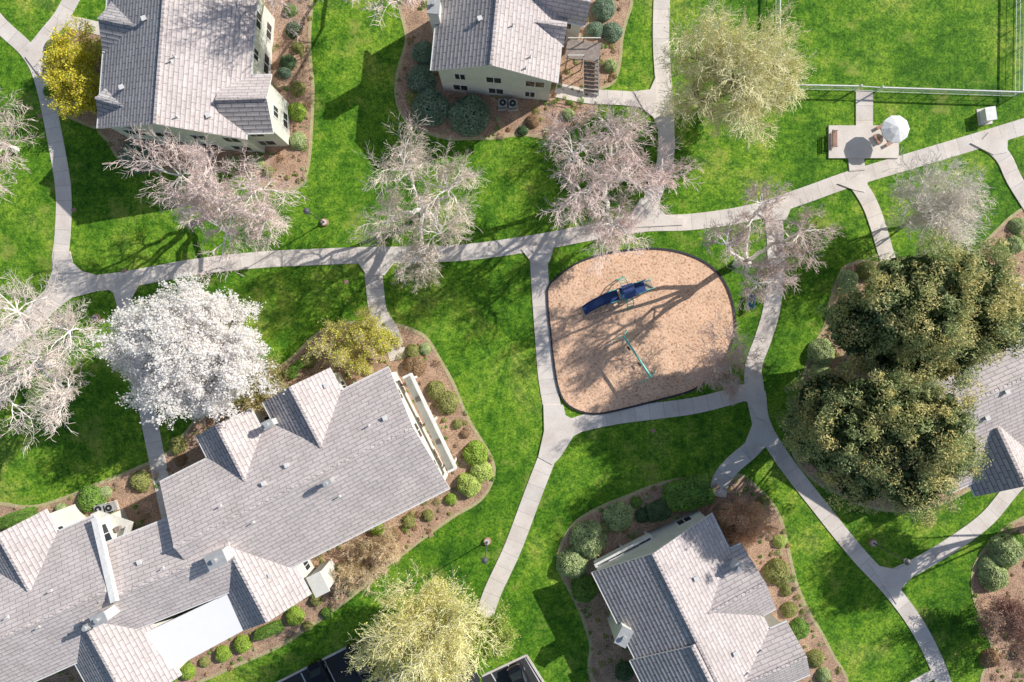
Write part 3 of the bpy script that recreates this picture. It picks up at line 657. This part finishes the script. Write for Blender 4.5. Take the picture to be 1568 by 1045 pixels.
# evergreen
def evergreen(name,bx,by,crowns,nper,tr,pal_hi,pal_lo,clr=.8):
    gr=[];base=W(bx,by); big=[]
    p=Vector((base.x,base.y,-.1))
    cs=L3(crowns); top=max(cs,key=lambda t:t[0].z)[0]
    n=6
    for i in range(n):
        q=Vector((base.x,base.y,0)).lerp(top,(i+1)/n); big.append((p,q,tr*(1-i/n*.8),tr*(1-(i+1)/n*.8))); p=q
    for c,r in cs:
        for k in range(10):
            a=R.uniform(0,6.28); e=R.uniform(-.3,1); st=Vector((base.x,base.y,0)).lerp(top,R.uniform(.25,.9)); en=c+Vector((math.cos(a)*math.cos(e),math.sin(a)*math.cos(e),math.sin(e)*.7))*r*.85
            big.append((st,st.lerp(en,.5)+rv(.2),.12,.08)); big.append((st.lerp(en,.5),en,.08,.03))
    q=tubesq(big,6); gr.append((q,0,colv(len(q),(.5,)*3)))
    LV=[];LC=[]
    for c,r in cs:
        n=int(nper*(r/5.0)**2); 
        D=nrm(RS.normal(size=(n,3))); D[:,2]=np.abs(D[:,2])*RS.choice([1,1,1,-.6],n); D=nrm(D)
        ph=RS.uniform(0,6.28,3); az=np.arctan2(D[:,1],D[:,0]); lump=1+.15*np.sin(az*3+ph[0])+.1*np.sin(az*7+ph[1])+.1*np.sin(D[:,2]*8+ph[2])
        rr=r*lump*RS.uniform(.72,1.05,n); CC=np.array(c)[None]+D*rr[:,None]*np.array([1,1,.8])
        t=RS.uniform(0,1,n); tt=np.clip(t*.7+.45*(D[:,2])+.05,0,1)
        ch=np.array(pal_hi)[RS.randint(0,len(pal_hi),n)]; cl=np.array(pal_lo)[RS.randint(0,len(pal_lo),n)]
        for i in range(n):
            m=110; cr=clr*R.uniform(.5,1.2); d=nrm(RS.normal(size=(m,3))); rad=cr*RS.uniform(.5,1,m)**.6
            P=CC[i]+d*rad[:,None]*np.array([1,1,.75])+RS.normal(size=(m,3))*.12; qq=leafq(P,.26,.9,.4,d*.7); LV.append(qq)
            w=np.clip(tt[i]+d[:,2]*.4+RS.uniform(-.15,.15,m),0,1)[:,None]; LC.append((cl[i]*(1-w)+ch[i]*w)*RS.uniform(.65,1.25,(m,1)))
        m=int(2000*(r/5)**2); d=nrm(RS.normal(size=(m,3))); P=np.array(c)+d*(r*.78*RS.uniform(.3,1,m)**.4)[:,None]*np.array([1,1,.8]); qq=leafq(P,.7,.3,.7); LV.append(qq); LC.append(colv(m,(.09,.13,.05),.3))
    V=np.concatenate(LV); gr.append((V,1,np.clip(np.concatenate(LC),0,1)))
    place(name,build(name,gr,['bark','leaf'])); print(name,len(V))
hi=[(.78,.68,.27),(.6,.6,.24),(.88,.76,.33),(.48,.54,.23)]; lo=[(.18,.27,.11),(.24,.32,.14),(.17,.26,.14)]
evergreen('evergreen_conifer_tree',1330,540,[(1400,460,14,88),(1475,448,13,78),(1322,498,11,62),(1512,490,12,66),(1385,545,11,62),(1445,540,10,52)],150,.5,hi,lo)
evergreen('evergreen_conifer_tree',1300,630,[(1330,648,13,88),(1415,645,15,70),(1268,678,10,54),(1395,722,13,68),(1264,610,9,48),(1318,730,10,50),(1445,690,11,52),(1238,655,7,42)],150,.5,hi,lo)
evergreen('evergreen_conifer_tree',1660,790,[(1690,790,11,70),(1740,760,12,60)],90,.5,hi,lo)
# shrubs
def shrubmesh(name,pal,n=4200,boxy=False,size=.115):
    D=nrm(RS.normal(size=(n,3))); D[:,2]=np.abs(D[:,2])*.95; az=np.arctan2(D[:,1],D[:,0]); ph=RS.uniform(0,6.28,3)
    rr=1+.035*np.sin(az*3+ph[0])+.03*np.sin(az*5+ph[1])+.03*np.sin(D[:,2]*9+ph[2])
    if boxy: D2=D/np.maximum(np.max(np.abs(D),axis=1,keepdims=True),1e-6); D=D*.4+D2*.55
    P=D*(rr*RS.uniform(.9,1.02,n))[:,None]*np.array([1,1,1.0]); q=leafq(P,size,.2,.65,D*1.3)
    pal=np.array(pal); cl=pal[RS.randint(0,len(pal),n)]; k=np.sin(P[:,0]*5+ph[0])*np.sin(P[:,1]*5+ph[1])*.15+1; c=cl*(k*RS.uniform(.75,1.2,n))[:,None]
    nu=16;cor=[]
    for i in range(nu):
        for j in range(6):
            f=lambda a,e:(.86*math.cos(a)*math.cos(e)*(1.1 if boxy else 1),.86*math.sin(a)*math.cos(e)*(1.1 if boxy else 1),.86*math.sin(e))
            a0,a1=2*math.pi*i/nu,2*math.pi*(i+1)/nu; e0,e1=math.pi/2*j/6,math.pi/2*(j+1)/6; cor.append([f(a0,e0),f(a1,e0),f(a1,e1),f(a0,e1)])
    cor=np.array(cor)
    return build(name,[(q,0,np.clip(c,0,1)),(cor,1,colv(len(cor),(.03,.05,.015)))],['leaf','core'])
PAL={'dark':[(.17,.27,.12),(.23,.33,.17),(.12,.21,.09)],'blue':[(.34,.46,.32),(.42,.53,.38),(.24,.35,.23)],
 'bright':[(.44,.62,.09),(.56,.70,.15),(.32,.5,.07)],'pale':[(.58,.68,.32),(.68,.76,.43),(.46,.56,.24)],'olive':[(.46,.48,.16),(.58,.56,.23),(.35,.39,.12)],
 'red':[(.58,.36,.23),(.48,.31,.17),(.58,.45,.27)],'lime':[(.68,.8,.2),(.78,.84,.33),(.54,.7,.17)],'green':[(.26,.46,.09),(.37,.56,.12),(.19,.35,.07)]}
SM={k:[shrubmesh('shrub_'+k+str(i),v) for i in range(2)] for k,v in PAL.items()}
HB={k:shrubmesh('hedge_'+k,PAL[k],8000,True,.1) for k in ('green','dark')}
def shrub(x,y,r,k,h=.85,name='shrub'):
    m=r/S; z=0; p=W(x,y,m*h*.45); place(name,R.choice(SM[k]),(p.x,p.y,0),(m*R.uniform(.95,1.08),m*R.uniform(.95,1.08),m*h),R.uniform(0,6.28))
sl=[(648,80,19,'blue'),(645,120,22,'blue'),(658,163,28,'blue'),(718,175,31,'blue'),(925,12,18,'blue'),(938,48,15,'blue'),(912,45,13,'blue'),(816,185,11,'red'),(935,100,11,'pale'),(632,150,11,'olive'),
(448,45,12,'dark'),(440,95,12,'dark'),(455,72,9,'olive'),(455,135,11,'olive'),(453,170,14,'bright'),(455,215,13,'pale'),(435,110,10,'blue'),(210,238,26,'blue'),(390,247,13,'pale'),(355,250,12,'pale'),(410,262,9,'olive'),(444,15,10,'green'),
(667,598,14,'olive'),(685,617,17,'olive'),(635,560,17,'red'),(632,540,12,'olive'),(728,696,19,'bright'),(737,723,17,'lime'),(718,743,19,'lime'),(577,810,12,'bright'),(650,535,9,'pale'),(700,650,8,'olive'),(712,665,7,'red'),
(948,793,22,'pale'),(902,828,28,'pale'),(877,865,24,'pale'),(895,903,21,'green'),(1192,878,20,'olive'),(1195,830,10,'lime'),(1225,965,15,'green'),(1210,935,12,'olive'),(1250,1010,13,'olive'),(957,1030,15,'dark'),(985,790,11,'dark'),(925,810,10,'olive'),(975,770,9,'green'),(1262,1035,11,'pale'),(1205,905,9,'olive'),(1170,770,10,'olive'),
(137,765,20,'green'),(213,738,15,'olive'),(160,755,9,'pale'),(92,780,9,'pale'),(370,988,14,'bright'),(340,1003,13,'bright'),(285,1030,13,'bright'),(450,945,14,'bright'),(483,920,10,'olive'),(425,962,9,'dark'),(312,1015,8,'olive'),(260,1040,11,'green'),(235,1045,9,'olive'),(120,790,8,'olive'),
(1545,845,26,'pale'),(1525,885,22,'pale'),(1515,865,14,'pale'),(1560,835,16,'green'),(1260,540,20,'pale'),(1258,570,16,'pale'),(1300,430,16,'pale'),(1330,415,15,'olive'),(1360,410,12,'pale'),(1285,480,14,'olive'),(1500,400,13,'pale'),(1555,375,14,'pale'),(1535,385,12,'green'),(1560,345,12,'pale'),(1512,395,10,'red'),
(445,572,10,'green'),(470,552,12,'olive'),(270,683,13,'olive'),(275,705,10,'red'),(690,765,9,'bright'),(655,790,9,'olive'),(625,800,10,'olive'),(605,820,10,'red'),(520,880,14,'olive'),(470,960,8,'olive'),(500,940,9,'green'),
(870,175,10,'pale'),(800,200,8,'dark'),(1518,1010,14,'red'),(80,70,12,'olive'),(75,140,10,'green'),(1565,1000,13,'dark')]
for t in sl: shrub(*t)
def hedge(x,y,lx,ly,h,rot,k,name='clipped_hedge'):
    p=W(x,y,h/2); place(name,HB[k],(p.x,p.y,0),(lx/S/2*1.05,ly/S/2*1.05,h),rot)
hedge(1055,758,76,48,1.4,.25,'green'); hedge(1009,784,36,30,1.3,.3,'dark'); hedge(25,795,60,22,1.0,.3,'green'); hedge(410,967,46,18,.9,.4,'green'); hedge(448,565,40,14,.9,.55,'green')
def inside(pt,pl):
    x,y=pt;c=False;j=len(pl)-1
    for i in range(len(pl)):
        if (pl[i][1]>y)!=(pl[j][1]>y) and x<(pl[j][0]-pl[i][0])*(y-pl[i][1])/(pl[j][1]-pl[i][1]+1e-9)+pl[i][0]: c=not c
        j=i
    return c
LV=[];LC=[]
allpal=[PAL['olive'],PAL['red'],PAL['green'],PAL['pale'],PAL['olive'],[(.66,.53,.38),(.56,.43,.3)]]
for pl in bedpolys:
    a=np.array(pl); lo_,hi_=a.min(0),a.max(0); area=(hi_-lo_).prod()
    for _ in range(int(area/240)):
        p=(R.uniform(lo_[0],hi_[0]),R.uniform(lo_[1],hi_[1]))
        if not inside(p,pl): continue
        c=W(*p); pal=np.array(R.choice(allpal)); rr=R.uniform(.1,.5)*R.choice([.5,.7,1]); m=int(60+240*rr)
        d=nrm(RS.normal(size=(m,3))); d[:,2]=np.abs(d[:,2]); P=np.array(c)+d*(rr*RS.uniform(.3,1,m)**.5)[:,None]*np.array([1,1,.8]); LV.append(leafq(P,.13,.4,.5,d)); LC.append(pal[RS.randint(0,len(pal),m)]*RS.uniform(.7,1.2,(m,1)))
V=np.concatenate(LV); place('garden_bed_plants',build('garden_bed_plants',[(V,0,np.clip(np.concatenate(LC),0,1))],['leaf']))
# ------------------------------------------------------------ light, sky, camera
el=math.radians(31); az=math.atan2(.86,.51)
sv=Vector((math.sin(az)*math.cos(el),math.cos(az)*math.cos(el),math.sin(el)))
w=bpy.data.worlds.new('World'); scene.world=w; w.use_nodes=True; nt=w.node_tree; bg=nt.nodes['Background']
sk=nt.nodes.new('ShaderNodeTexSky'); sk.sky_type='NISHITA'; sk.sun_disc=False; sk.sun_elevation=el; sk.sun_rotation=az; sk.altitude=50
nt.links.new(sk.outputs[0],bg.inputs[0]); bg.inputs[1].default_value=0.11
ld=bpy.data.lights.new('sun','SUN'); ld.energy=5.0; ld.angle=math.radians(.5); ld.color=(1,.95,.88)
lo2=bpy.data.objects.new('sun',ld); coll.objects.link(lo2); lo2.rotation_euler=sv.to_track_quat('Z','Y').to_euler()
cd=bpy.data.cameras.new('camera'); cd.sensor_width=36; cd.lens=36*H/112.0; cd.clip_end=5000; cd.clip_start=.5
cam=bpy.data.objects.new('camera',cd); coll.objects.link(cam); cam.location=(0,0,H); cam.rotation_euler=(0,0,0); scene.camera=cam
scene.view_settings.view_transform='Standard'; scene.view_settings.look='None'; scene.view_settings.exposure=0
